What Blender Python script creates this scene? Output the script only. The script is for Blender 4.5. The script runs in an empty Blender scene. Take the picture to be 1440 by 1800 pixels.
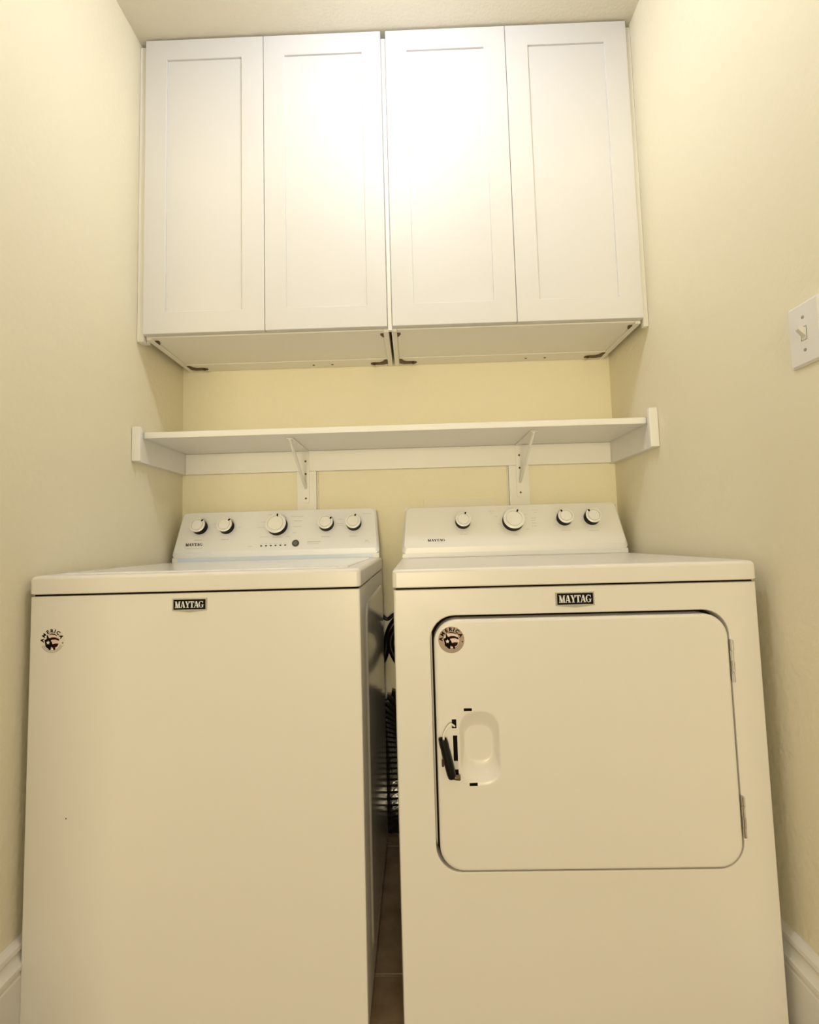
import bpy, bmesh, math, random
from mathutils import Vector, Matrix
random.seed(4)
SC = bpy.context.scene
COL = SC.collection

# ------------------------------------------------------------------ camera
cam_d = bpy.data.cameras.new('camera'); cam = bpy.data.objects.new('camera', cam_d); COL.objects.link(cam)
YAW, PITCH, ROLL, FPX = -0.0150, 0.0703, -0.0268, 842.07
F = Vector((math.sin(YAW)*math.cos(PITCH), math.cos(YAW)*math.cos(PITCH), math.sin(PITCH)))
R0 = Vector((math.cos(YAW), -math.sin(YAW), 0)); U0 = R0.cross(F)
R1 = math.cos(ROLL)*R0 + math.sin(ROLL)*U0
U1 = -math.sin(ROLL)*R0 + math.cos(ROLL)*U0
M = Matrix((R1, U1, -F)).transposed().to_4x4(); M.translation = Vector((0.0587, -1.6979, 0.9769))
cam.matrix_world = M
cam_d.sensor_width = 36; cam_d.lens = FPX/1800*36
cam_d.shift_x = 0.0036; cam_d.shift_y = -0.0057
cam_d.clip_start = 0.01
SC.camera = cam
# ------------------------------------------------------------------ world (even warm fill, added, reaching in through the doorway) and exposure
w = bpy.data.worlds.new('world'); SC.world = w; w.use_nodes = True
bg = w.node_tree.nodes['Background']; bg.inputs[0].default_value = (1.0, 0.89, 0.66, 1); bg.inputs[1].default_value = 0.6
vs = SC.view_settings; vs.view_transform = 'Standard'; vs.look = 'None'; vs.exposure = 0.2; vs.gamma = 1; vs.use_curve_mapping = False
LAMP = 132.0
# warm fill light added outside the doorway, unseen behind the camera
hl = bpy.data.lights.new('fill_light', 'AREA'); hl.shape = 'RECTANGLE'; hl.size = 1.2; hl.size_y = 1.6
hl.energy = 190.0; hl.color = (1.0, 0.845, 0.51)
ho = bpy.data.objects.new('fill_light', hl); COL.objects.link(ho); ho.location = (-0.22, -8.5, 1.05); ho.rotation_euler = (math.radians(90), 0, 0)

# ------------------------------------------------------------------ materials
MATS = {}
def mat(name, col, rough=0.5, metal=0.0, bump=None, mottle=None, emis=None, coat=0.0, spec=0.5):
    if name in MATS: return MATS[name]
    m = bpy.data.materials.new(name); m.use_nodes = True; nt = m.node_tree; b = nt.nodes['Principled BSDF']
    b.inputs['Base Color'].default_value = (*col, 1); b.inputs['Roughness'].default_value = rough
    b.inputs['Metallic'].default_value = metal; b.inputs['Specular IOR Level'].default_value = spec
    b.inputs['Coat Weight'].default_value = coat; b.inputs['Coat Roughness'].default_value = 0.15
    tc = nt.nodes.new('ShaderNodeTexCoord')
    if mottle:
        c2, sc, det = mottle
        n = nt.nodes.new('ShaderNodeTexNoise'); n.inputs['Scale'].default_value = sc; n.inputs['Detail'].default_value = det
        r = nt.nodes.new('ShaderNodeValToRGB'); r.color_ramp.elements[0].position = 0.35; r.color_ramp.elements[1].position = 0.65
        r.color_ramp.elements[0].color = (*col, 1); r.color_ramp.elements[1].color = (*c2, 1)
        nt.links.new(tc.outputs['Object'], n.inputs['Vector']); nt.links.new(n.outputs['Fac'], r.inputs['Fac'])
        nt.links.new(r.outputs['Color'], b.inputs['Base Color'])
    if bump:
        sc, st, dist = bump
        n = nt.nodes.new('ShaderNodeTexNoise'); n.inputs['Scale'].default_value = sc; n.inputs['Detail'].default_value = 4
        bp = nt.nodes.new('ShaderNodeBump'); bp.inputs['Strength'].default_value = st; bp.inputs['Distance'].default_value = dist
        nt.links.new(tc.outputs['Object'], n.inputs['Vector']); nt.links.new(n.outputs['Fac'], bp.inputs['Height'])
        nt.links.new(bp.outputs['Normal'], b.inputs['Normal'])
    if emis:
        b.inputs['Emission Color'].default_value = (*emis[0], 1); b.inputs['Emission Strength'].default_value = emis[1]
    MATS[name] = m; return m

WALL = mat('cream_wall_paint', (0.91, 0.85, 0.65), 0.6, bump=(75, 0.32, 0.005), spec=0.3)
CEIL = mat('cream_ceiling_paint', (0.84, 0.785, 0.64), 0.8, bump=(110, 0.35, 0.004), spec=0.2)
TRIM = mat('white_trim_paint', (0.88, 0.86, 0.81), 0.38)
CAB = mat('white_cabinet_lacquer', (0.735, 0.73, 0.715), 0.5, spec=0.35)
CABI = mat('white_melamine', (0.90, 0.87, 0.79), 0.5)
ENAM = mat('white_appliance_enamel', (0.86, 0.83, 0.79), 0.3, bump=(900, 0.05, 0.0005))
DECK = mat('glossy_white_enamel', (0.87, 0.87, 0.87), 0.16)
SIDE = mat('side_enamel_dark_reflection', (0.74, 0.70, 0.62), 0.10)  # white enamel darkened: reflections of the dark gap put into the colour
PLAS = mat('white_console_plastic', (0.86, 0.86, 0.84), 0.3)
STRIP = mat('blue_reflection_plastic', (0.74, 0.83, 0.97), 0.25)  # bluish reflection on the washer strip put into the base colour
SILV = mat('brushed_silver', (0.92, 0.94, 0.99), 0.42, 0.3)
SILVD = mat('warm_silver', (0.91, 0.90, 0.88), 0.42, 0.3)
KNOBF = mat('satin_silver_knob', (0.94, 0.94, 0.93), 0.28, 0.15)
CHROME = mat('chrome', (0.82, 0.82, 0.80), 0.16, 1.0)
BLACK = mat('black_plastic', (0.005, 0.005, 0.005), 0.5, spec=0.1)
DARK = mat('gap_shade', (0.012, 0.009, 0.005), 0.9, spec=0.0)  # near-black colour standing in for shade inside seams and the door gap
INK = mat('black_ink', (0.008, 0.006, 0.006), 0.8, spec=0.05)
GREY = mat('grey_ink', (0.34, 0.34, 0.31), 0.6)
WHT = mat('white_ink', (0.85, 0.85, 0.85), 0.4)
MAROON = mat('maroon_ink', (0.035, 0.008, 0.010), 0.8, spec=0.05)
PINK = mat('pale_pink_ink', (0.82, 0.68, 0.62), 0.5)
BRONZE = mat('bronze_reflection_film', (0.34, 0.24, 0.18), 0.4, 0.2)  # clear sticker film, its bronze reflection put into the base colour
CLEARST = mat('pale_sticker_film', (0.84, 0.79, 0.70), 0.3)
BROWN = mat('brown_metal', (0.10, 0.065, 0.03), 0.45, 0.6)
RUBBER = mat('black_rubber', (0.005, 0.005, 0.005), 0.3, spec=0.3)
FOIL = mat('shade_dark_foil', (0.008, 0.008, 0.008), 0.15, 0.0, bump=(60, 0.4, 0.003))  # nearly black: the shade behind the machines is put into the foil colour
BRASS = mat('aged_brass', (0.20, 0.16, 0.08), 0.35, 0.9)
GROUT = mat('pale_grout', (0.42, 0.34, 0.22), 0.9)
TILE = mat('brown_ceramic', (0.20, 0.125, 0.06), 0.4, mottle=((0.33, 0.23, 0.13), 14, 8), bump=(30, 0.15, 0.003))
GLOW = mat('lamp_globe', (1, 1, 1), 0.5, emis=((0.86, 0.88, 1.0), LAMP))

# ------------------------------------------------------------------ helpers
def finish(name, bm, m, parent=None, smooth=True, angle=35):
    bmesh.ops.recalc_face_normals(bm, faces=bm.faces[:])
    me = bpy.data.meshes.new(name); bm.to_mesh(me); bm.free()
    me.materials.append(m)
    if smooth:
        me.polygons.foreach_set('use_smooth', [True]*len(me.polygons))
        me.set_sharp_from_angle(angle=math.radians(angle))
    o = bpy.data.objects.new(name, me); COL.objects.link(o)
    if smooth:
        wn = o.modifiers.new('weighted', 'WEIGHTED_NORMAL'); wn.keep_sharp = True; wn.weight = 80
    if parent is not None: o.parent = parent
    else:                                   # origin at the base centre of the thing
        xs = [v.co for v in me.vertices]
        c = Vector(((min(v.x for v in xs)+max(v.x for v in xs))/2, (min(v.y for v in xs)+max(v.y for v in xs))/2, min(v.z for v in xs)))
        me.transform(Matrix.Translation(-c)); o.location = c
    return o
def tag(o, label=None, cat=None, group=None, kind=None):
    if label: o['label'] = label
    if cat: o['category'] = cat
    if group: o['group'] = group
    if kind: o['kind'] = kind
    return o
def empty(name, loc, label, cat, group=None, rz=0.0):
    o = bpy.data.objects.new(name, None); COL.objects.link(o); o.location = loc; o.rotation_euler = (0, 0, rz)
    o.empty_display_size = 0.05
    return tag(o, label, cat, group)
def add_box(bm, x0, x1, y0, y1, z0, z1, bev=0.0, seg=2):
    b = bmesh.new(); bmesh.ops.create_cube(b, size=1)
    for v in b.verts: v.co = Vector(((x0+x1)/2+v.co.x*(x1-x0), (y0+y1)/2+v.co.y*(y1-y0), (z0+z1)/2+v.co.z*(z1-z0)))
    if bev > 0: bmesh.ops.bevel(b, geom=b.edges[:], offset=bev, segments=seg, profile=0.5, affect='EDGES')
    me = bpy.data.meshes.new('t'); b.to_mesh(me); b.free(); bm.from_mesh(me); bpy.data.meshes.remove(me)
def box(name, dims, m, parent=None, bev=0.0, seg=2):
    bm = bmesh.new(); add_box(bm, *dims, bev=bev, seg=seg); return finish(name, bm, m, parent)
def rrect(x0, x1, z0, z1, r, n=6):
    p = []
    for cx, cz, a0 in ((x1-r, z1-r, 0), (x0+r, z1-r, 90), (x0+r, z0+r, 180), (x1-r, z0+r, 270)):
        for i in range(n+1):
            a = math.radians(a0+90*i/n); p.append((cx+r*math.cos(a), cz+r*math.sin(a)))
    return p
def add_loft(bm, rings, cap0=True, cap1=True):
    vs = [[bm.verts.new(c) for c in r] for r in rings]; n = len(vs[0])
    for a, b in zip(vs, vs[1:]):
        for i in range(n): bm.faces.new((a[i], a[(i+1) % n], b[(i+1) % n], b[i]))
    if cap0: bm.faces.new(vs[0][::-1])
    if cap1: bm.faces.new(vs[-1])
def xz(r, y): return [Vector((p[0], y, p[1])) for p in r]
def lathe(prof, n=40, f=lambda p: p):
    """prof: (radius, height) list, axis +Z, mapped through f"""
    bm = bmesh.new(); rings = []
    for r, h in prof: rings.append([f(Vector((r*math.cos(2*math.pi*i/n), r*math.sin(2*math.pi*i/n), h))) for i in range(n)])
    add_loft(bm, rings); return bm
def add_tube(bm, pts, r, n=12, sub=8, rfun=None):
    P = [Vector(p) for p in pts]; path = []
    for i in range(len(P)-1):
        a, b, c, d = P[max(i-1, 0)], P[i], P[i+1], P[min(i+2, len(P)-1)]
        for k in range(sub):
            t = k/sub
            path.append(0.5*((2*b)+(c-a)*t+(2*a-5*b+4*c-d)*t*t+(3*b-3*c+d-a)*t**3))
    path.append(P[-1]); rings = []; up = None
    for i, p in enumerate(path):
        t = (path[min(i+1, len(path)-1)]-path[max(i-1, 0)]).normalized()
        if up is None: up = t.orthogonal().normalized()
        up = (up-t*up.dot(t)).normalized(); s = t.cross(up)
        rr = rfun(i/(len(path)-1)) if rfun else r
        rings.append([p+rr*(math.cos(2*math.pi*k/n)*up+math.sin(2*math.pi*k/n)*s) for k in range(n)])
    add_loft(bm, rings)
def tube(name, pts, r, m, parent=None, **k):
    bm = bmesh.new(); add_tube(bm, pts, r, **k); return finish(name, bm, m, parent, angle=60)

# flat print: polygons in (u, v) extruded by h along the normal of a surface frame
class Frame:
    def __init__(s, o, u, v, n): s.o, s.u, s.v, s.n = Vector(o), Vector(u).normalized(), Vector(v).normalized(), Vector(n).normalized()
    def __call__(s, a, b, c=0.0): return s.o + s.u*a + s.v*b + s.n*c
def add_poly(bm, fr, poly, n0, n1):
    add_loft(bm, [[fr(a, b, n0) for a, b in poly], [fr(a, b, n1) for a, b in poly]])

def thick(a, b, wa):   # a slanted stroke with horizontal width wa
    return [(a[0]-wa/2, a[1]), (a[0]+wa/2, a[1]), (b[0]+wa/2, b[1]), (b[0]-wa/2, b[1])]
def rect(x0, x1, y0, y1): return [(x0, y0), (x1, y0), (x1, y1), (x0, y1)]
def arc(cx, cy, r0, r1, a0, a1, n=14, sx=1.0):
    o = [(cx+sx*r1*math.cos(math.radians(a0+(a1-a0)*i/n)), cy+r1*math.sin(math.radians(a0+(a1-a0)*i/n))) for i in range(n+1)]
    i_ = [(cx+sx*r0*math.cos(math.radians(a0+(a1-a0)*i/n)), cy+r0*math.sin(math.radians(a0+(a1-a0)*i/n))) for i in range(n, -1, -1)]
    return o+i_
S = 0.07
GLYPH = {   # heavy high contrast serif capitals, unit height
 'M': (1.08, [thick((0.16, 0), (0.16, 1), 0.09), rect(0.02, 0.32, 0, S), rect(0.0, 0.25, 1-S, 1), thick((0.50, 0.0), (0.21, 1), 0.26), thick((0.52, 0.0), (0.80, 1), 0.09), rect(0.72, 0.95, 0, 1), rect(0.62, 1.05, 0, S), rect(0.78, 1.05, 1-S, 1)]),
 'A': (0.92, [thick((0.13, 0), (0.40, 1), 0.09), thick((0.72, 0), (0.46, 1), 0.25), rect(0.20, 0.62, 0.26, 0.34), rect(0.0, 0.28, 0, S), rect(0.50, 0.92, 0, S)]),
 'Y': (0.90, [thick((0.46, 0.40), (0.20, 1), 0.25), thick((0.50, 0.40), (0.76, 1), 0.09), rect(0.35, 0.59, 0, 0.46), rect(0.24, 0.70, 0, S), rect(0.0, 0.42, 1-S, 1), rect(0.62, 0.90, 1-S, 1)]),
 'T': (0.84, [rect(0.30, 0.54, 0, 1), rect(0.18, 0.66, 0, S), rect(0.0, 0.84, 0.91, 1), [(0, 0.92), (0, 0.68), (0.05, 0.68), (0.14, 0.92)], [(0.70, 0.92), (0.79, 0.68), (0.84, 0.68), (0.84, 0.92)]]),
 'G': (0.98, [arc(0.46, 0.5, 0.42, 0.51, 55, 130, sx=0.9), arc(0.46, 0.5, 0.27, 0.51, 128, 232, sx=0.9), arc(0.46, 0.5, 0.43, 0.51, 230, 310, sx=0.9), rect(0.62, 0.84, 0.04, 0.42), rect(0.50, 0.96, 0.38, 0.45), [(0.70, 0.93), (0.82, 1.0), (0.82, 0.66), (0.77, 0.66)]]),
}
def word_polys(word, x0, y0, h, width):
    tot = sum(GLYPH[c][0] for c in word)-0.06*(len(word)-1); sx = width/(tot*h); out = []; x = 0
    for c in word:
        wd, polys = GLYPH[c]
        for p in polys: out.append([(x0+(x+a)*h*sx, y0+b*h) for a, b in p])
        x += wd-0.06
    return out
def print_polys(name, fr, polys, m, parent, n0=-0.0002, n1=0.0004):
    bm = bmesh.new()
    for p in polys: add_poly(bm, fr, p, n0, n1)
    o = finish(name, bm, m, parent, smooth=False)
    if name in ('printed_marks', 'fine_print'): o['kind'] = 'stuff'
    return o

def char_mesh(ch, bold=0.03):
    cu = bpy.data.curves.new('ch', 'FONT'); cu.body = ch; cu.align_x = 'CENTER'; cu.size = 1.0; cu.offset = bold
    o = bpy.data.objects.new('ch', cu); COL.objects.link(o)
    dg = bpy.context.evaluated_depsgraph_get(); me = bpy.data.meshes.new_from_object(o.evaluated_get(dg))
    bpy.data.objects.remove(o); bpy.data.curves.remove(cu); return me

# ------------------------------------------------------------------ the room
XL, XR, YF, ZC = -0.767, 0.779, -2.25, 2.572
def S_(o): return tag(o, kind='structure')
S_(box('wall_back', (XL-0.1, XR+0.1, 0, 0.1, -0.1, ZC+0.1), WALL))
S_(box('wall_left', (XL-0.1, XL, YF-0.1, 0, -0.1, ZC+0.1), WALL))
S_(box('wall_right', (XR, XR+0.1, YF-0.1, 0, -0.1, ZC+0.1), WALL))
S_(box('ceiling', (XL-0.1, XR+0.1, YF-0.1, 0.1, ZC, ZC+0.1), CEIL))
bm = bmesh.new()
DX0, DX1, DZ = -0.62, 0.64, 2.05
add_box(bm, XL, DX0, YF-0.1, YF, 0, ZC); add_box(bm, DX1, XR, YF-0.1, YF, 0, ZC); add_box(bm, DX0, DX1, YF-0.1, YF, DZ, ZC)
S_(finish('wall_front', bm, WALL))
bm = bmesh.new()
add_box(bm, DX0-0.06, DX0, YF-0.115, YF+0.015, 0, DZ+0.06, 0.004); add_box(bm, DX1, DX1+0.06, YF-0.115, YF+0.015, 0, DZ+0.06, 0.004); add_box(bm, DX0, DX1, YF-0.115, YF+0.015, DZ, DZ+0.06, 0.004)
S_(finish('trim_1', bm, TRIM))
floor = S_(box('floor', (XL-0.1, XR+0.1, YF-0.1, 0.1, -0.1, -0.0025), GROUT))
# floor tiles, 45 cm, grout joint at y = -0.548
T, G = 0.455, 0.005
x = XL-0.22
fx, fy, fz = floor.location
while x < XR:
    y = -0.548-4*T
    while y < 0.0:
        a0, a1, b0, b1 = max(x+G/2, XL), min(x+T-G/2, XR), max(y+G/2, YF-0.1), min(y+T-G/2, 0)
        if a1-a0 > 0.03 and b1-b0 > 0.03:
            t = box('tile', (a0-fx, a1-fx, b0-fy, b1-fy, -0.009-fz, 0.0-fz), TILE, floor, bev=0.0015, seg=1)
        y += T
    x += T
# baseboards with a moulded profile (distance from wall, height)
BP = [(0, 0), (0.015, 0), (0.015, 0.126), (0.0135, 0.130), (0.0135, 0.137), (0.0175, 0.141), (0.0175, 0.149), (0.0125, 0.156), (0.0095, 0.166), (0.0095, 0.172), (0.0125, 0.177), (0.0120, 0.186), (0.006, 0.194), (0, 0.196)]
def baseboard(name, f, L0, L1):
    bm = bmesh.new(); add_loft(bm, [[f(d, z, L0) for d, z in BP], [f(d, z, L1) for d, z in BP]]); S_(finish(name, bm, TRIM, angle=20))
baseboard('baseboard_left', lambda d, z, l: Vector((XL+d, l, z)), YF, 0)
baseboard('baseboard_right', lambda d, z, l: Vector((XR-d, l, z)), YF, 0)
baseboard('baseboard_back', lambda d, z, l: Vector((l, -d, z)), XL+0.0176, XR-0.0176)

# ceiling lamp (above and behind the frame)
lamp = empty('ceiling_light', (0.045, -0.88, ZC), 'round ceiling light with a white glowing globe on a white base', 'ceiling light')
finish('base', lathe([(0.001, 0), (0.065, 0), (0.065, -0.010), (0.035, -0.02), (0.012, -0.024), (0.012, -0.070), (0.001, -0.070)]), TRIM, lamp)
finish('globe', lathe([(0.013, -0.062)]+[(0.048*math.sin(math.radians(a)), -0.108+0.048*math.cos(math.radians(a))) for a in range(25, 180, 10)]+[(0.0005, -0.156)], 32), GLOW, lamp)

# ------------------------------------------------------------------ wall cabinets
CY, CBZ, DBZ, DTZ = -0.309, 1.607, 1.6155, 2.566
def cabinet(x0, x1, split, doors, panels, label):
    e = empty('wall_cabinet', ((x0+x1)/2, 0, CBZ), label, 'cabinet', 'white wall cabinets')
    ox = (x0+x1)/2
    def B(name, d, m, bev=0.0008):
        return box(name, (d[0]-ox, d[1]-ox, d[2], d[3], d[4]-CBZ, d[5]-CBZ), m, e, bev=bev, seg=1)
    yb = CY+0.021
    B('side_panel', (x0, x0+0.016, yb, -0.001, CBZ, DTZ-0.004), CABI); B('side_panel', (x1-0.016, x1, yb, -0.001, CBZ, DTZ-0.004), CABI)
    B('bottom_panel', (x0+0.0165, x1-0.0165, yb, -0.068, CBZ+0.005, CBZ+0.022), CABI)
    B('back_rail', (x0+0.0165, x1-0.0165, -0.067, -0.001, CBZ+0.002, CBZ+0.020), CABI)
    B('top_panel', (x0+0.0165, x1-0.0165, yb, -0.012, DTZ-0.022, DTZ-0.004), CABI)
    B('back_panel', (x0+0.0165, x1-0.0165, -0.011, -0.002, CBZ+0.021, DTZ-0.005), CABI)
    # screw dimples in the rail
    for k, fx in enumerate((0.10, 0.62, 0.71)):
        bm = lathe([(0.0005, 0), (0.004, 0), (0.004, 0.0018), (0.0005, 0.0018)], 12, lambda p: p+Vector((x0+(x1-x0)*fx-ox, -0.030, 0.0005)))
        finish('screw', bm, BRASS, e)
    # corner brackets
    for s, xc in ((1, x0+0.0165), (-1, x1-0.0165)):
        bm = bmesh.new(); r = [(0, -0.030), (0.055, -0.030), (0.062, -0.0225), (0.062, -0.0205), (0.055, -0.013), (0.010, -0.013), (0.0, -0.022)]
        r = [(0, -0.062), (0.010, -0.060), (0.016, -0.046), (0.026, -0.038), (0.052, -0.038), (0.060, -0.033), (0.061, -0.024), (0.054, -0.018), (0.014, -0.018), (0.0, -0.026)]
        add_loft(bm, [[Vector((xc-ox+s*a, b, -0.0005)) for a, b in r], [Vector((xc-ox+s*a, b, 0.004)) for a, b in r]])
        add_tube(bm, [(xc-ox+s*0.048, -0.028, 0.001), (xc-ox+s*0.048, -0.028, -0.0035)], 0.005, sub=1)
        tag(finish('corner_bracket', bm, BROWN, e), 'dark brown metal corner bracket')
        bm = bmesh.new(); r = [(-0.001, -0.268), (0.010, -0.268), (0.0105, -0.260), (0.004, -0.245), (-0.001, -0.243)]
        add_loft(bm, [[Vector((xc-ox+s*a, b, 0.0025)) for a, b in r], [Vector((xc-ox+s*a, b, 0.006)) for a, b in r]])
        tag(finish('front_bracket', bm, BROWN, e), 'small dark bracket at front corner')
    for (a0, a1), (p0, p1) in zip(doors, panels):
        bm = bmesh.new(); zb, zt = DBZ-CBZ, DTZ-CBZ; y0, y1 = CY, CY+0.019
        a0 += 0.0008-ox; a1 -= 0.0008+ox; p0 -= ox; p1 -= ox; q0, q1 = 1.683-CBZ, 2.499-CBZ; h = 0.0012
        R = lambda i: rrect(a0+i, a1-i, zb+i, zt-i, 0.0012, 2)
        P = lambda i: rrect(p0+i, p1-i, q0+i, q1-i, 0.0012, 2)
        add_loft(bm, [xz(P(0), y1-0.002), xz(R(0), y1-0.0005), xz(R(0), y1-0.0005), xz(R(0), y0+h), xz(R(h), y0), xz(P(-h), y0), xz(P(0), y0+h), xz(P(0), y1-0.002)], False, False)
        bmesh.ops.remove_doubles(bm, verts=bm.verts[:], dist=1e-6)
        d = finish('door', bm, CAB, e)
        box('center_panel', (p0-0.004, p1+0.004, y0+0.0065, y0+0.012, q0-0.004, q1+0.004), CAB, d)
    return e
cabinet(-0.741, -0.0005, -0.371, ((-0.742, -0.371), (-0.371, -0.0025)), ((-0.674, -0.440), (-0.305, -0.063)), 'white two-door shaker wall cabinet on the left, above the washer')
cabinet(0.0085, 0.7585, 0.385, ((0.0115, 0.385), (0.385, 0.7595)), ((0.078, 0.318), (0.454, 0.690)), 'white two-door shaker wall cabinet on the right, above the dryer')
# filler strips
S_(box('trim_2', (XL, -0.7445, -0.296, -0.278, 1.598, 2.560), TRIM, bev=0.004))
S_(box('trim_3', (0.7625, XR, -0.296, -0.278, 1.594, 2.560), TRIM, bev=0.004))
S_(box('trim_4', (-0.0015, 0.0105, -0.3015, -0.2885, 1.606, 2.548), TRIM, bev=0.0012))
S_(box('trim_5', (XL, -0.7412, -0.2775, -0.262, 1.600, 2.560), TRIM, bev=0.002))

# ------------------------------------------------------------------ shelf
SZ0, SZ1, SY = 1.302, 1.321, -0.287
sh = empty('wall_shelf', (0, 0, SZ0), 'long white wooden shelf spanning the alcove above both machines', 'shelf')
def SB(name, d, bev=0.0015): return box(name, (d[0], d[1], d[2], d[3], d[4]-SZ0, d[5]-SZ0), TRIM, sh, bev=bev)
SB('shelf_board', (XL+0.019, XR-0.019, SY, -0.0005, SZ0, SZ1), 0.0025)
SB('back_cleat', (XL+0.019, XR-0.019, -0.0185, -0.0005, 1.229, SZ0-0.0004))
SB('side_cleat', (XL+0.0003, XL+0.0186, -0.300, -0.0005, 1.229, SZ0+0.019)); SB('side_cleat', (XR-0.0186, XR-0.0003, -0.300, -0.0005, 1.227, SZ0+0.019))
for a, s in ((XL, 1), (XR, -1)):
    xs = sorted((a+s*0.0003, a+s*0.0265)); o = SB('end_cap', (*xs, -0.316, -0.3003, 1.229 if s > 0 else 1.227, 1.333 if s > 0 else 1.343), 0.004)
    xs = sorted((a+s*0.0265, a+s*0.034))
for x0, x1 in ((-0.350, -0.281), (0.399, 0.470)):
    SB('support_board', (x0, x1, -0.0180, -0.0005, 0.86, 1.2288))
for x0, x1 in ((-0.2805, -0.2765), (0.3945, 0.3985)):
    SB('edge_trim', (x0, x1, -0.008, -0.0005, 0.86, 1.2288), 0.001)
def bracket(xc, s, label):
    e = empty('shelf_bracket', (xc, -0.0187, 1.116), label, 'shelf bracket', 'white steel shelf brackets')
    z1 = SZ0-0.0006-1.116; y = 0
    bm = bmesh.new(); r = rrect(-0.012, 0.012, 0, z1, 0.006, 4)
    add_loft(bm, [xz(r, -0.0002), xz(r, -0.0028)]); finish('wall_plate', bm, TRIM, e)
    bm = bmesh.new(); r = rrect(-0.012, 0.012, -0.222, -0.003, 0.006, 4)
    add_loft(bm, [[Vector((a, b, z1)) for a, b in r], [Vector((a, b, z1-0.0026)) for a, b in r]]); finish('shelf_plate', bm, TRIM, e)
    bm = bmesh.new()
    a, b = Vector((0, -0.215, z1-0.004)), Vector((0, -0.003, 0.052))
    d = (b-a).normalized(); n = Vector((1, 0, 0)).cross(d)
    for wd in (0.0045,):
        ring = lambda p: [p+Vector((-wd, 0, 0))+n*0.003, p+Vector((wd, 0, 0))+n*0.003, p+Vector((wd, 0, 0))-n*0.001, p+Vector((0.002, 0, 0))-n*0.004, p+Vector((-0.002, 0, 0))-n*0.004, p+Vector((-wd, 0, 0))-n*0.001]
        add_loft(bm, [ring(a), ring(b)])
    finish('brace', bm, TRIM, e)
    for z in (1.264, 1.219, 1.132):
        finish('screw', lathe([(0.0004, 0.0), (0.0036, 0.0), (0.0030, 0.0016), (0.0004, 0.002)], 12, lambda p, z=z: Vector((p.x, -0.0028-p.z, z-1.116+p.y))), BROWN, e)
    finish('screw', lathe([(0.0004, 0.0), (0.0036, 0.0), (0.0030, 0.0016), (0.0004, 0.002)], 12, lambda p: Vector((p.x, -0.09+p.y, z1-0.0026-p.z))), TRIM, e)
bracket(-0.318, 1, 'white steel shelf bracket with diagonal brace above the washer')
bracket(0.437, -1, 'white steel shelf bracket with diagonal brace above the dryer')

# pale plate on the back wall behind the dryer console
tag(box('utility_plate', (0.097, 0.353, -0.0045, -0.0002, 0.93, 1.117), mat('pale_cream_plastic', (0.88, 0.83, 0.68), 0.5), bev=0.0015), 'pale cream rectangular plate on the wall behind the dryer console', 'wall plate')

# ------------------------------------------------------------------ light switch
sw = empty('light_switch', (XR, -0.8455, 1.272), 'white toggle light switch on the right wall', 'light switch')
def yz(r, x): return [Vector((x, a, b)) for a, b in r]
bm = bmesh.new()
add_loft(bm, [yz(rrect(-0.0355, 0.0355, 0, 0.1145, 0.004, 3), -0.0003), yz(rrect(-0.0355, 0.0355, 0, 0.1145, 0.004, 3), -0.003), yz(rrect(-0.0315, 0.0315, 0.004, 0.1105, 0.004, 3), -0.0065)])
finish('plate', bm, TRIM, sw)
bm = bmesh.new()
for a in ((-0.0066, -0.0056, 0.045, 0.070), (0.0056, 0.0066, 0.045, 0.070), (-0.0066, 0.0066, 0.045, 0.046), (-0.0066, 0.0066, 0.069, 0.070)): add_box(bm, -0.0069, -0.0060, *a)
finish('toggle_slot', bm, GREY, sw)
bm = bmesh.new()
add_loft(bm, [[Vector((-0.006, a, b)) for a, b in rrect(-0.005, 0.005, 0.050, 0.066, 0.0015, 2)], [Vector((-0.019, a, b)) for a, b in rrect(-0.004, 0.004, 0.064, 0.073, 0.0015, 2)]])
finish('toggle', bm, TRIM, sw)
for z in (0.027, 0.0875): finish('screw', lathe([(0.0004, 0), (0.0032, 0), (0.0026, 0.0012), (0.0004, 0.0014)], 12, lambda p, z=z: Vector((-0.0063-p.z, p.x, z+p.y))), GREY, sw)

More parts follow.
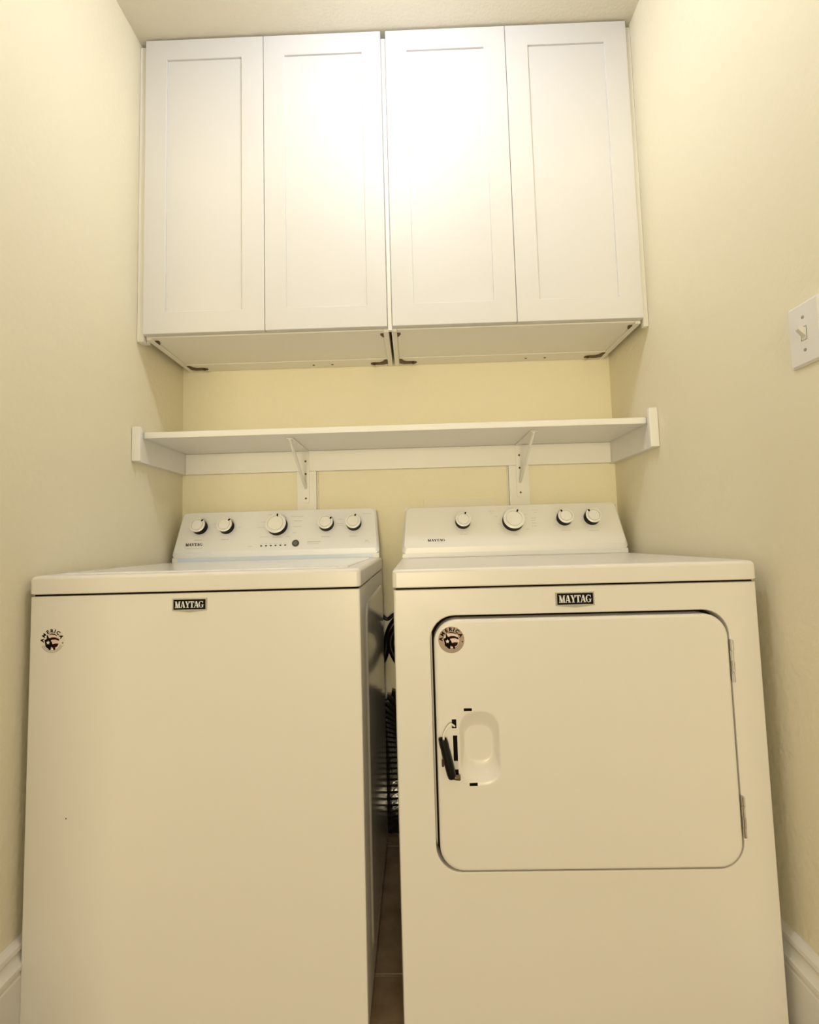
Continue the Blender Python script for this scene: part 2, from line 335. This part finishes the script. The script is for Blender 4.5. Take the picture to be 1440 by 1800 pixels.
# ------------------------------------------------------------------ appliances
def console(e, w, d, top, cd, fmat, strip_mat, H, L_in):
    """housing, lower strip, silver fascia; returns frame on the fascia (u from left edge, v up the slope)"""
    tp = 0.012
    slope = Vector((0, 0.050, 0.134)); ln = slope.length; sn = slope.normalized(); nn = Vector((0, -sn.z, sn.y))
    ox0, ox1 = 0.004, w-0.004
    prof = [(0.000, 0.0), (0.000, 0.014), (0.010, 0.018), (0.0145, 0.035), (0.062, 0.163), (0.072, 0.166), (0.10, 0.14), (0.102, 0.0)]
    prof = [(min(a, d-cd-0.004+0.0) if a > 0.07 else a, b) for a, b in prof]
    bm = bmesh.new()
    def ring(x, s): return [Vector((x+s*tp*(z/0.167), cd+y, top+z)) for y, z in prof]
    add_loft(bm, [ring(ox0, 1), ring(ox1, -1)])
    bmesh.ops.bevel(bm, geom=[ed for ed in bm.edges], offset=0.0015, segments=2, affect='EDGES')
    finish('console_housing', bm, PLAS, e)
    box('lower_strip', (ox0+0.020, ox1-0.020, cd-0.0018, cd+0.004, top+0.0008, top+0.0145), strip_mat, e, bev=0.0008)
    fr = Frame((0, cd, top+0.033), (1, 0, 0), sn, nn)
    mid = w/2
    def tr(pts, n):
        out = []
        for a, s in pts: out.append(fr(mid+(a-mid)*(1-2*tp/w*(s/ln)), s, n))
        return out
    bm = bmesh.new()
    add_loft(bm, [tr(rrect(ox0, ox1, -0.016, ln+0.003, 0.016, 8), -0.012), tr(rrect(ox0-0.0005, ox1+0.0005, -0.0165, ln+0.0035, 0.0165, 8), -0.008),
                  tr(rrect(ox0+0.004, ox1-0.004, -0.004, ln+0.001, 0.015, 8), -0.002), tr(rrect(ox0+0.0065, ox1-0.0065, 0.000, ln-0.0005, 0.014, 8), 0.0)])
    f = finish('fascia', bm, fmat, e, angle=25)
    return fr, f, ln
def knob(e, fr, u, v, r, ang, h=0.0265):
    f = lambda p: fr(u+p.x, v+p.y, p.z)
    k = finish('knob', lathe([(0.0005, -0.001), (r*1.0, -0.001), (r*1.0, 0.002), (r*0.98, h-0.004), (0.0005, h-0.004)], 48, f), BLACK, e)
    tag(k, 'round knob with black side and silver face')
    finish('knob_face', lathe([(0.0005, h-0.0039), (r*0.99, h-0.0039), (r*0.99, h-0.001), (r*0.93, h), (r*0.77, h), (r*0.755, h-0.004), (r*0.705, h-0.004), (r*0.69, h+0.0004), (0.0005, h+0.0012)], 48, f), KNOBF, k)
    a = math.radians(ang); c, s = math.sin(a), math.cos(a)
    pts = [(-0.0, 0.70), (0.075, 0.80), (0.07, 0.92), (0.0, 1.0), (-0.07, 0.92), (-0.075, 0.80)]
    bm = bmesh.new(); P = []
    kk = 1.0 if r > 0.03 else 1.35
    for x, y in pts: x *= r*kk; y *= r; P.append((u+y*c+x*s, v+y*s-x*c))
    add_poly(bm, fr, P, h-0.003, h+0.002); finish('pointer', bm, INK, k)
def dashes(fr_list):
    return [rect(a-wd/2, a+wd/2, b-0.0006, b+0.0006) for a, b, wd in fr_list]
def texty(a, b, wd, hgt=0.0022):
    """an illegible run of tiny letters as separate ticks"""
    out = []; x = a-wd/2; rnd = random.Random(int(a*1e4)+int(b*1e5))
    while x < a+wd/2:
        l = 0.0010+0.0012*rnd.random(); out.append(rect(x, x+l*0.55, b-hgt/2, b+hgt/2*(0.4+0.6*rnd.random()))); x += l+0.0006
    return out
def badge(e, xc, zc, wb, hb):
    fr = Frame((xc, 0, zc), (1, 0, 0), (0, 0, 1), (0, -1, 0))
    o = [(-wb/2, hb/2), (-wb/2, -hb/2+0.003), (0, -hb/2-0.0012), (wb/2, -hb/2+0.003), (wb/2, hb/2)]
    bm = bmesh.new(); add_loft(bm, [[fr(a, b, -0.0005) for a, b in o], [fr(a, b, 0.0018) for a, b in o], [fr(a*0.975, b*0.95, 0.0026) for a, b in o]])
    g = tag(finish('badge', bm, CHROME, e), 'black and silver nameplate')
    bm = bmesh.new(); add_poly(bm, fr, rect(-wb/2+0.0035, wb/2-0.0035, -hb/2+0.0055, hb/2-0.003), 0.001, 0.0031); finish('nameplate', bm, BLACK, g)
    hh = (hb-0.0085)*0.66
    print_polys('lettering', fr, word_polys('MAYTAG', -wb/2+0.0065, -hh/2+0.0013, hh, wb-0.013), WHT, g, 0.0030, 0.0036)
def sticker(e, xc, zc, r, tint):
    fr = Frame((xc, 0, zc), (1, 0, 0), (0, 0, 1), (0, -1, 0))
    rr = r*1.0
    g = finish('sticker', lathe([(0.0003, -0.0003), (rr, -0.0003), (rr, 0.0002), (0.0003, 0.0002)], 48, lambda p: fr(p.x, p.y, p.z)), tint, e)
    tag(g, 'round sticker reading AMERICA over a star and stripes emblem')
    # arched lettering
    bm = bmesh.new()
    for i, ch in enumerate('AMERICA'):
        ang = math.radians((-82, -52, -24, 0, 19, 40, 68)[i]-3); me = char_mesh(ch, 0.045); s = r*0.375
        for v in me.vertices:
            x, y = v.co.x*s*1.05, v.co.y*s+r*0.665
            v.co = fr(x*math.cos(ang)+y*math.sin(ang), -x*math.sin(ang)+y*math.cos(ang), 0.0004)
        bm.from_mesh(me); bpy.data.meshes.remove(me)
    finish('lettering', bm, INK, g, smooth=False)
    # emblem: dark body with star, curved stripes
    def P(l): return [(a*r, b*r) for a, b in l]
    print_polys('emblem_ground', fr, [P([(0.60*math.cos(t*math.pi/16), 0.60*math.sin(t*math.pi/16)-0.02) for t in range(32)])], PINK, g, 0.0001, 0.00045)
    print_polys('stripe', fr, [P([(-0.28, 0.20), (-0.02, 0.30), (0.25, 0.29), (0.55, 0.16), (0.56, 0.02), (0.28, 0.12), (0.0, 0.11), (-0.15, 0.06)]),
                               P([(0.0, -0.24), (0.25, -0.18), (0.52, -0.20), (0.42, -0.42), (0.22, -0.52), (-0.02, -0.50)]),
                               P([(-0.33, 0.50), (-0.05, 0.60), (0.20, 0.56), (0.40, 0.44), (0.38, 0.40), (0.18, 0.49), (-0.05, 0.52)])], MAROON, g, 0.0002, 0.0007)
    print_polys('emblem', fr, [P([(-0.42, 0.44), (-0.36, 0.48), (-0.28, 0.28), (-0.18, 0.20), (-0.02, -0.08), (0.06, -0.28), (0.12, -0.36), (-0.08, -0.46), (-0.10, -0.66), (-0.20, -0.68), (-0.32, -0.56), (-0.50, -0.42), (-0.56, -0.10), (-0.60, 0.10), (-0.42, 0.18)]),
                               P([(0.14, -0.44), (0.22, -0.44), (0.28, -0.62), (0.18, -0.70), (0.10, -0.60)])], INK, g, 0.0004, 0.00095)
    st = []
    for k in range(10):
        a = math.pi/2+k*math.pi/5; q = 0.17 if k % 2 == 0 else 0.075; st.append((-0.30+q*math.cos(a), -0.10+q*math.sin(a)))
    print_polys('star', fr, [P(st)], WHT, g, 0.0008, 0.0012)
    # fine illegible print along the lower rim, and the two dots
    pol = []
    rnd = random.Random(3)
    for row in (0.90, 0.78):
        a = 205
        while a < 335:
            l = 2.0+2.5*rnd.random(); pol.append([(r*row*math.cos(math.radians(q)), r*row*math.sin(math.radians(q))) for q in (a, a+l)]+[(r*(row-0.06)*math.cos(math.radians(q)), r*(row-0.06)*math.sin(math.radians(q))) for q in (a+l, a)]); a += l+1.6
    print_polys('fine_print', fr, pol, GREY, g, 0.0001, 0.0004)
    for c in (math.radians(172), math.radians(-10)):
        print_polys('dot', fr, [[(r*0.85*math.cos(c)+0.05*r*math.cos(t), r*0.85*math.sin(c)+0.05*r*math.sin(t)) for t in [k*math.pi/5 for k in range(10)]]], INK, g, 0.0001, 0.0005)
def rbody(bm, w, d, z0, z1, e=0.006, y0=0.0):
    R = lambda i: rrect(i, w-i, z0+i*0.3, z1-i*0.3, 0.0015, 2)
    add_loft(bm, [xz(R(0), y0+d), xz(R(0), y0+e), xz(R(e*0.3), y0+e*0.3), xz(R(e), y0)])
def deck(e, w, d, z0, z1, m=None):
    bm = bmesh.new()
    X = lambda i: rrect(-0.0015+i, w+0.0015-i, -0.002+i, d-i, 0.010, 5)
    Rg = lambda i, z: [Vector((a, b, z)) for a, b in X(i)]
    add_loft(bm, [Rg(0.002, z0), Rg(0.0, z0+0.002), Rg(0.0, z1-0.009), Rg(0.0012, z1-0.0045), Rg(0.0045, z1-0.0012), Rg(0.009, z1)])
    return finish('deck', bm, ENAM if m is None else m, e)
def feet(e, w, d):
    for a in (0.05, w-0.05):
        for b in (0.05, d-0.05):
            finish('foot', lathe([(0.0005, 0), (0.02, 0), (0.02, 0.008), (0.008, 0.010), (0.008, 0.022), (0.0005, 0.022)], 20, lambda p: p+Vector((a, b, 0))), RUBBER, e)

# --- washer
WW, WD, WT = 0.6976, 0.640, 0.9215
W = empty('washing_machine', (-0.7535, -0.691, 0), 'white top-loading washing machine with five knobs, left of the dryer', 'washing machine', rz=-0.0047)
bm = bmesh.new(); rbody(bm, WW, WD, 0.02, 0.8785); finish('body', bm, ENAM, W)
box('seam', (0.006, WW-0.006, 0.006, WD-0.006, 0.878, 0.883), DARK, W)  # dark filler painted as the shadow inside the gap below the deck
deck(W, WW, WD, 0.8825, WT)
# top deck surface with lid
bm = bmesh.new(); Rg = lambda i, z: [Vector((a, b, z)) for a, b in rrect(0.030+i, WW-0.030-i, 0.022+i, 0.545-i, 0.03, 6)]
add_loft(bm, [Rg(0, WT-0.001), Rg(0, WT+0.001), Rg(0.0015, WT+0.0025), Rg(0.004, WT+0.003)]); lid = finish('lid', bm, DECK, W)
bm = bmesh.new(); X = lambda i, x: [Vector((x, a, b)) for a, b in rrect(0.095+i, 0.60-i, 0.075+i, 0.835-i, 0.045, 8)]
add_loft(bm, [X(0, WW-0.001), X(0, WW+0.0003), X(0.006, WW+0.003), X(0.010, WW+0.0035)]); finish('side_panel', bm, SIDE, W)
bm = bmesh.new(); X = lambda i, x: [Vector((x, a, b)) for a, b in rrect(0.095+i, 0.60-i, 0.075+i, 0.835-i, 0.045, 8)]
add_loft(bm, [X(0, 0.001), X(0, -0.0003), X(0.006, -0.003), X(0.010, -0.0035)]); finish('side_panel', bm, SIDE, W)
feet(W, WW, WD)
fr, fa, LN = console(W, WW, WD, WT, 0.578, SILV, STRIP, 0, 0)
XO = 0.7535
for x, s, r, a in ((-0.668, .617, .0255, 45), (-0.577, .613, .0255, 45), (-0.404, .606, .0345, 8), (-0.238, .615, .0255, 58), (-0.145, .61, .0255, 20)):
    knob(W, fr, x+XO, s*LN, r, a)
print_polys('lettering', fr, word_polys('MAYTAG', -0.708+XO, 0.155*LN, 0.0095, 0.058), INK, fa)
pol = texty(-0.679+XO, 0.095*LN, 0.055, 0.0016)
for x in (-0.668, -0.577, -0.238, -0.145): pol += texty(x+XO, 0.30*LN, 0.026)
for a, b, wd in ((-.668+.055, .70, .02), (-.577-.038, .60, .006), (-.577+.045, .60, .006), (-.452, .72, .014), (-.462, .58, .022), (-.445, .335, .03), (-.40, .32, .034), (-.365, .33, .014), (-.34, .84, .045), (-.335, .72, .030), (-.335, .58, .030), (-.345, .42, .010), (-.43, .90, .02), (-.49, .11, .018), (-.19, .73, .014), (-.192, .62, .022), (-.192, .57, .022), (-.10, .86, .03)):
    pol += texty(a+XO, b*LN, wd, 0.0015)
for k in range(6): pol += texty(-0.452+k*0.016+XO, 0.165*LN, 0.010, 0.0012)
pol += texty(-0.277+XO, 0.185*LN, 0.043, 0.0034)+texty(-0.280+XO, 0.135*LN, 0.038, 0.0012)
pol += texty(-0.100+XO, 0.18*LN, 0.010, 0.003)+texty(-0.100+XO, 0.14*LN, 0.02, 0.0010)
print_polys('printed_marks', fr, pol, GREY, fa)
for k in range(6): print_polys('indicator_mark', fr, [rrect(-0.452+k*0.0160-0.0032+XO, -0.452+k*0.0160+0.0032+XO, 0.100*LN+0.0002*k, 0.100*LN+0.0036+0.0002*k, 0.0015, 3)], INK, fa, -0.0002, 0.0008)
bt = finish('button', lathe([(0.0005, -0.001), (0.0115, -0.001), (0.0115, 0.003), (0.010, 0.004), (0.0005, 0.004)], 32, lambda p: fr(-0.3375+XO+p.x, 0.155*LN+p.y, p.z)), mat('dark_grey_plastic', (0.05, 0.05, 0.045), 0.4), W)
finish('button_center', lathe([(0.0005, 0.0035), (0.0075, 0.0035), (0.0070, 0.0048), (0.0005, 0.0048)], 24, lambda p: fr(-0.3375+XO+p.x, 0.155*LN+p.y, p.z)), mat('mid_grey_plastic', (0.16, 0.16, 0.14), 0.4), bt)
badge(W, -0.4128+XO, 0.8535, 0.074, 0.029)
sticker(W, -0.7035+XO, 0.7855, 0.0265, CLEARST)
finish('rust_spot', lathe([(0.0003, -0.0002), (0.0014, -0.0002), (0.0012, 0.0004), (0.0003, 0.0004)], 10, lambda p: Vector((-0.666+XO+p.x, -p.z, 0.429+p.y))), BROWN, W)

# --- dryer
DW, DD, DT = 0.7388, 0.630, 0.917
D = empty('clothes_dryer', (0.0126, -0.7016, 0), 'white front-loading dryer with a wide rounded door, right of the washer', 'dryer', rz=-0.0051)
HX0, HX1, HZ0, HZ1 = 0.0740, 0.6765, 0.3195, 0.8195
bm = bmesh.new()
def RB(i, y): return xz(rrect(i, DW-i, 0.02+i*0.3, 0.8745-i*0.3, 0.0015, 8), y)
def RH(i, y): return xz(rrect(HX0+i, HX1-i, HZ0+i, HZ1-i, 0.050-i*0.5, 8), y)
add_loft(bm, [RB(0, DD), RB(0, 0.006), RB(0.002, 0.002), RB(0.006, 0), RH(-0.003, 0), RH(-0.001, 0.001), RH(0, 0.003), RH(0, 0.036)])
finish('body', bm, ENAM, D)
box('seam', (0.006, DW-0.006, 0.006, DD-0.006, 0.874, 0.879), DARK, D)  # painted gap shadow again, as on the washer
deck(D, DW, DD, 0.8782, DT)
feet(D, DW, DD)
# door with hollow for the missing handle
bm = bmesh.new()
def RD(i, y): return xz(rrect(HX0+0.0072+i, HX1-0.0035-i, HZ0+0.003+i, HZ1-0.0072-i, 0.047-i*0.6, 8), y)
def RR(ix, it, ib, y, r=0.034): return xz(rrect(0.1265+ix, 0.2065-ix, 0.4880+ib, 0.6290-it, r, 8), y)
add_loft(bm, [RD(0.004, 0.034), RD(0, 0.030), RD(0, 0.002), RD(0.0008, -0.001), RD(0.0035, -0.0035), RD(0.007, -0.0045), RR(-0.002, -0.002, -0.003, -0.0045), RR(0, 0, 0, -0.0042), RR(0.002, 0.004, 0.006, -0.0025, 0.033),
              RR(0.007, 0.022, 0.026, 0.0085, 0.028), RR(0.010, 0.030, 0.036, 0.0125, 0.024), RR(0.013, 0.034, 0.042, 0.0135, 0.022)])
door = finish('door', bm, ENAM, D, angle=40)
box('door_gap_shade', (HX0+0.004, HX1-0.002, 0.0345, 0.0355, HZ0+0.002, HZ1-0.004), DARK, D)  # dark sheet added so the gap round the door looks shaded
DO = 0.0126
def slot(x0, x1, z0, z1, m=INK, nm='slot', y=-0.0049):
    box(nm, (x0-DO, x1-DO, y, -0.003, z0, z1), m, door)
slot(0.1495, 0.1655, 0.6305, 0.6360); slot(0.1560, 0.1720, 0.4855, 0.4910)
slot(0.1245, 0.1335, 0.5975, 0.6150); slot(0.1260, 0.1345, 0.5345, 0.5835); slot(0.1270, 0.1350, 0.5020, 0.5180)
slot(0.1262, 0.1350, 0.5182, 0.5342, mat('pale_grey_plastic', (0.62, 0.64, 0.62), 0.4), 'strike_plate', -0.0055)
finish('scratch', lathe([(0.0003, -0.0002), (0.0014, -0.0002), (0.0012, 0.0003), (0.0003, 0.0003)], 10, lambda p: Vector((0.163-DO+p.x*0.7, 0.0035-p.z, 0.6165+p.y*2))), BRASS, door)
# hinges
for z0, z1 in ((0.676, 0.7585), (0.378, 0.456)):
    bm = bmesh.new(); n = 4; L = (z1-z0)/n
    for k in range(n):
        xs = 0.6905-DO+(0.0008 if k % 2 else 0); add_tube(bm, [(xs, -0.002, z0+k*L+0.0006), (xs, -0.002, z0+(k+1)*L-0.0006)], 0.0036, sub=1)
    add_tube(bm, [(0.6905-DO, -0.002, z1-0.001), (0.6905-DO, -0.002, z1+0.002)], 0.0022, sub=1)
    tag(finish('hinge', bm, CHROME, D), 'chrome hinge')
fr, fa, LN = console(D, DW, DD, DT, 0.5705, SILVD, PLAS, 0, 0)
for x, s, r, a in ((0.220, .609, .0255, 20), (0.385, .589, .0350, 27), (0.555, .624, .0255, -38), (0.645, .62, .0255, -40)):
    knob(D, fr, x-DO, s*LN, r, a)
print_polys('lettering', fr, word_polys('MAYTAG', 0.1005-DO, 0.145*LN, 0.0080, 0.058), INK, fa)
pol = texty(0.130-DO, 0.10*LN, 0.048, 0.0010)
for a, b, wd in ((.22, .30, .024), (.555, .33, .03), (.645, .31, .034), (.39, .255, .014), (.341, .53, .008), (.430, .38, .010), (.318, .86, .018), (.318, .80, .008), (.464, .86, .018), (.464, .80, .008), (.332, .72, .012), (.38, .93, .02), (.415, .83, .008), (.455, .66, .014), (.455, .60, .014), (.455, .53, .014), (.455, .46, .014), (.43, .75, .01)):
    pol += texty(a-DO, b*LN, wd, 0.0017)
print_polys('printed_marks', fr, pol, mat('pale_grey_ink', (0.48, 0.46, 0.40), 0.6), fa)
badge(D, 0.3835-DO, 0.8470, 0.0795, 0.031)
frs = Vector((0, 0, 0))
def sticker_on_door():
    global fr
    g0 = len(bpy.data.objects)
    before = set(bpy.data.objects)
    sticker(D, 0.129-DO, 0.7720, 0.0265, BRONZE)
    for o in set(bpy.data.objects)-before:
        if o.type == 'MESH': o.data.transform(Matrix.Translation((0, -0.0047, 0)))
sticker_on_door()

# --- black taped grip hanging from a white wire on the dryer door
gy = -0.7016-0.0045
hk = empty('taped_grip', (0.118, gy, 0.500), 'black tube hanging from a white wire on the dryer door', 'grip')
def g(x, y, z): return (x-0.118, -y, z-0.500)
tube('wire', [g(0.1305, -0.002, 0.6000), g(0.1280, 0.003, 0.6035), g(0.1215, 0.008, 0.6080), g(0.1135, 0.010, 0.6010), g(0.1075, 0.011, 0.5900), g(0.1065, 0.011, 0.578)], 0.0021, mat('white_wire', (0.88, 0.85, 0.74), 0.4), hk)
bm = bmesh.new()
A, B = Vector(g(0.1045, 0.0105, 0.5815)), Vector(g(0.1215, 0.0095, 0.5050))
t = (B-A).normalized(); u = t.cross(Vector((0, 1, 0))).normalized(); v_ = u.cross(t)
ringf = lambda p, rx, ry, tilt=0: [p+u*rx*math.cos(2*math.pi*k/20)+v_*ry*math.sin(2*math.pi*k/20)+t*tilt*math.cos(2*math.pi*k/20) for k in range(20)]
rings = [ringf(A+t*0.010, 0.0055, 0.0055, 0.001), ringf(A+t*0.002, 0.0058, 0.0058, 0.002), ringf(A, 0.0082, 0.0080, 0.002)]
rnd = random.Random(2)
for k in range(1, 8): rings.append(ringf(A.lerp(B, k/8), 0.0088+0.0007*rnd.random(), 0.0084+0.0006*rnd.random()))
rings += [ringf(A.lerp(B, 0.97), 0.0082, 0.0075), ringf(B, 0.0068, 0.0060)]
add_loft(bm, rings); finish('tube', bm, RUBBER, hk, angle=50)
finish('tape_end', (lambda b: (add_box(b, *sorted((g(0.1015, 0, 0)[0], g(0.106, 0, 0)[0])), -0.0125, -0.0075, 0.528-0.500, 0.541-0.500, 0.001), b)[1])(bmesh.new()), mat('dark_red_tape', (0.07, 0.02, 0.012), 0.5), hk)
tube('bolt', [g(0.1225, 0.010, 0.5085), g(0.1300, 0.010, 0.5065), g(0.1365, 0.009, 0.5055)], 0.0052, BRASS, hk, n=12, sub=3)

# ------------------------------------------------------------------ duct and hoses behind the machines
bm = bmesh.new()
add_tube(bm, [(0.30, 0, 0.415), (0.12, 0, 0.415), (0.02, 0, 0.405), (-0.025, 0, 0.33), (-0.030, 0, 0.20), (-0.020, 0, 0.055), (0.02, 0, 0.052)], 0.075, n=28, sub=16, rfun=lambda t: 0.082 if int(t*96+0.5) % 2 else 0.070)
for v in bm.verts: v.co.y = v.co.y*0.30-0.0290; v.co.z = max(v.co.z, 0.012)
tag(finish('vent_duct', bm, FOIL, angle=10), 'crinkled foil vent duct with painted-in shade in the gap behind the machines', 'duct')
def hose(pts, r, lab, nm='hose', m=RUBBER, cat='hose'):
    tag(tube(nm, pts, r, m), lab, cat)
hose([(-0.085, -0.020, 0.53), (-0.055, -0.018, 0.58), (-0.035, -0.019, 0.66), (-0.012, -0.018, 0.70), (0.02, -0.018, 0.735), (0.06, -0.018, 0.70), (0.07, -0.018, 0.60)], 0.014, 'thick black hose arching behind the gap between machines')
hose([(-0.085, -0.036, 0.735), (-0.060, -0.036, 0.722), (-0.040, -0.036, 0.708), (-0.020, -0.038, 0.722), (0.005, -0.040, 0.735)], 0.006, 'thin black cord dipping in a V between the machines', 'power_cord', cat='cord')
hose([(0.06, -0.042, 0.735), (0.018, -0.046, 0.69), (-0.020, -0.046, 0.665), (-0.030, -0.046, 0.62), (-0.010, -0.046, 0.57), (0.015, -0.046, 0.535), (0.05, -0.046, 0.525)], 0.012, 'black hose looping down above the foil duct')
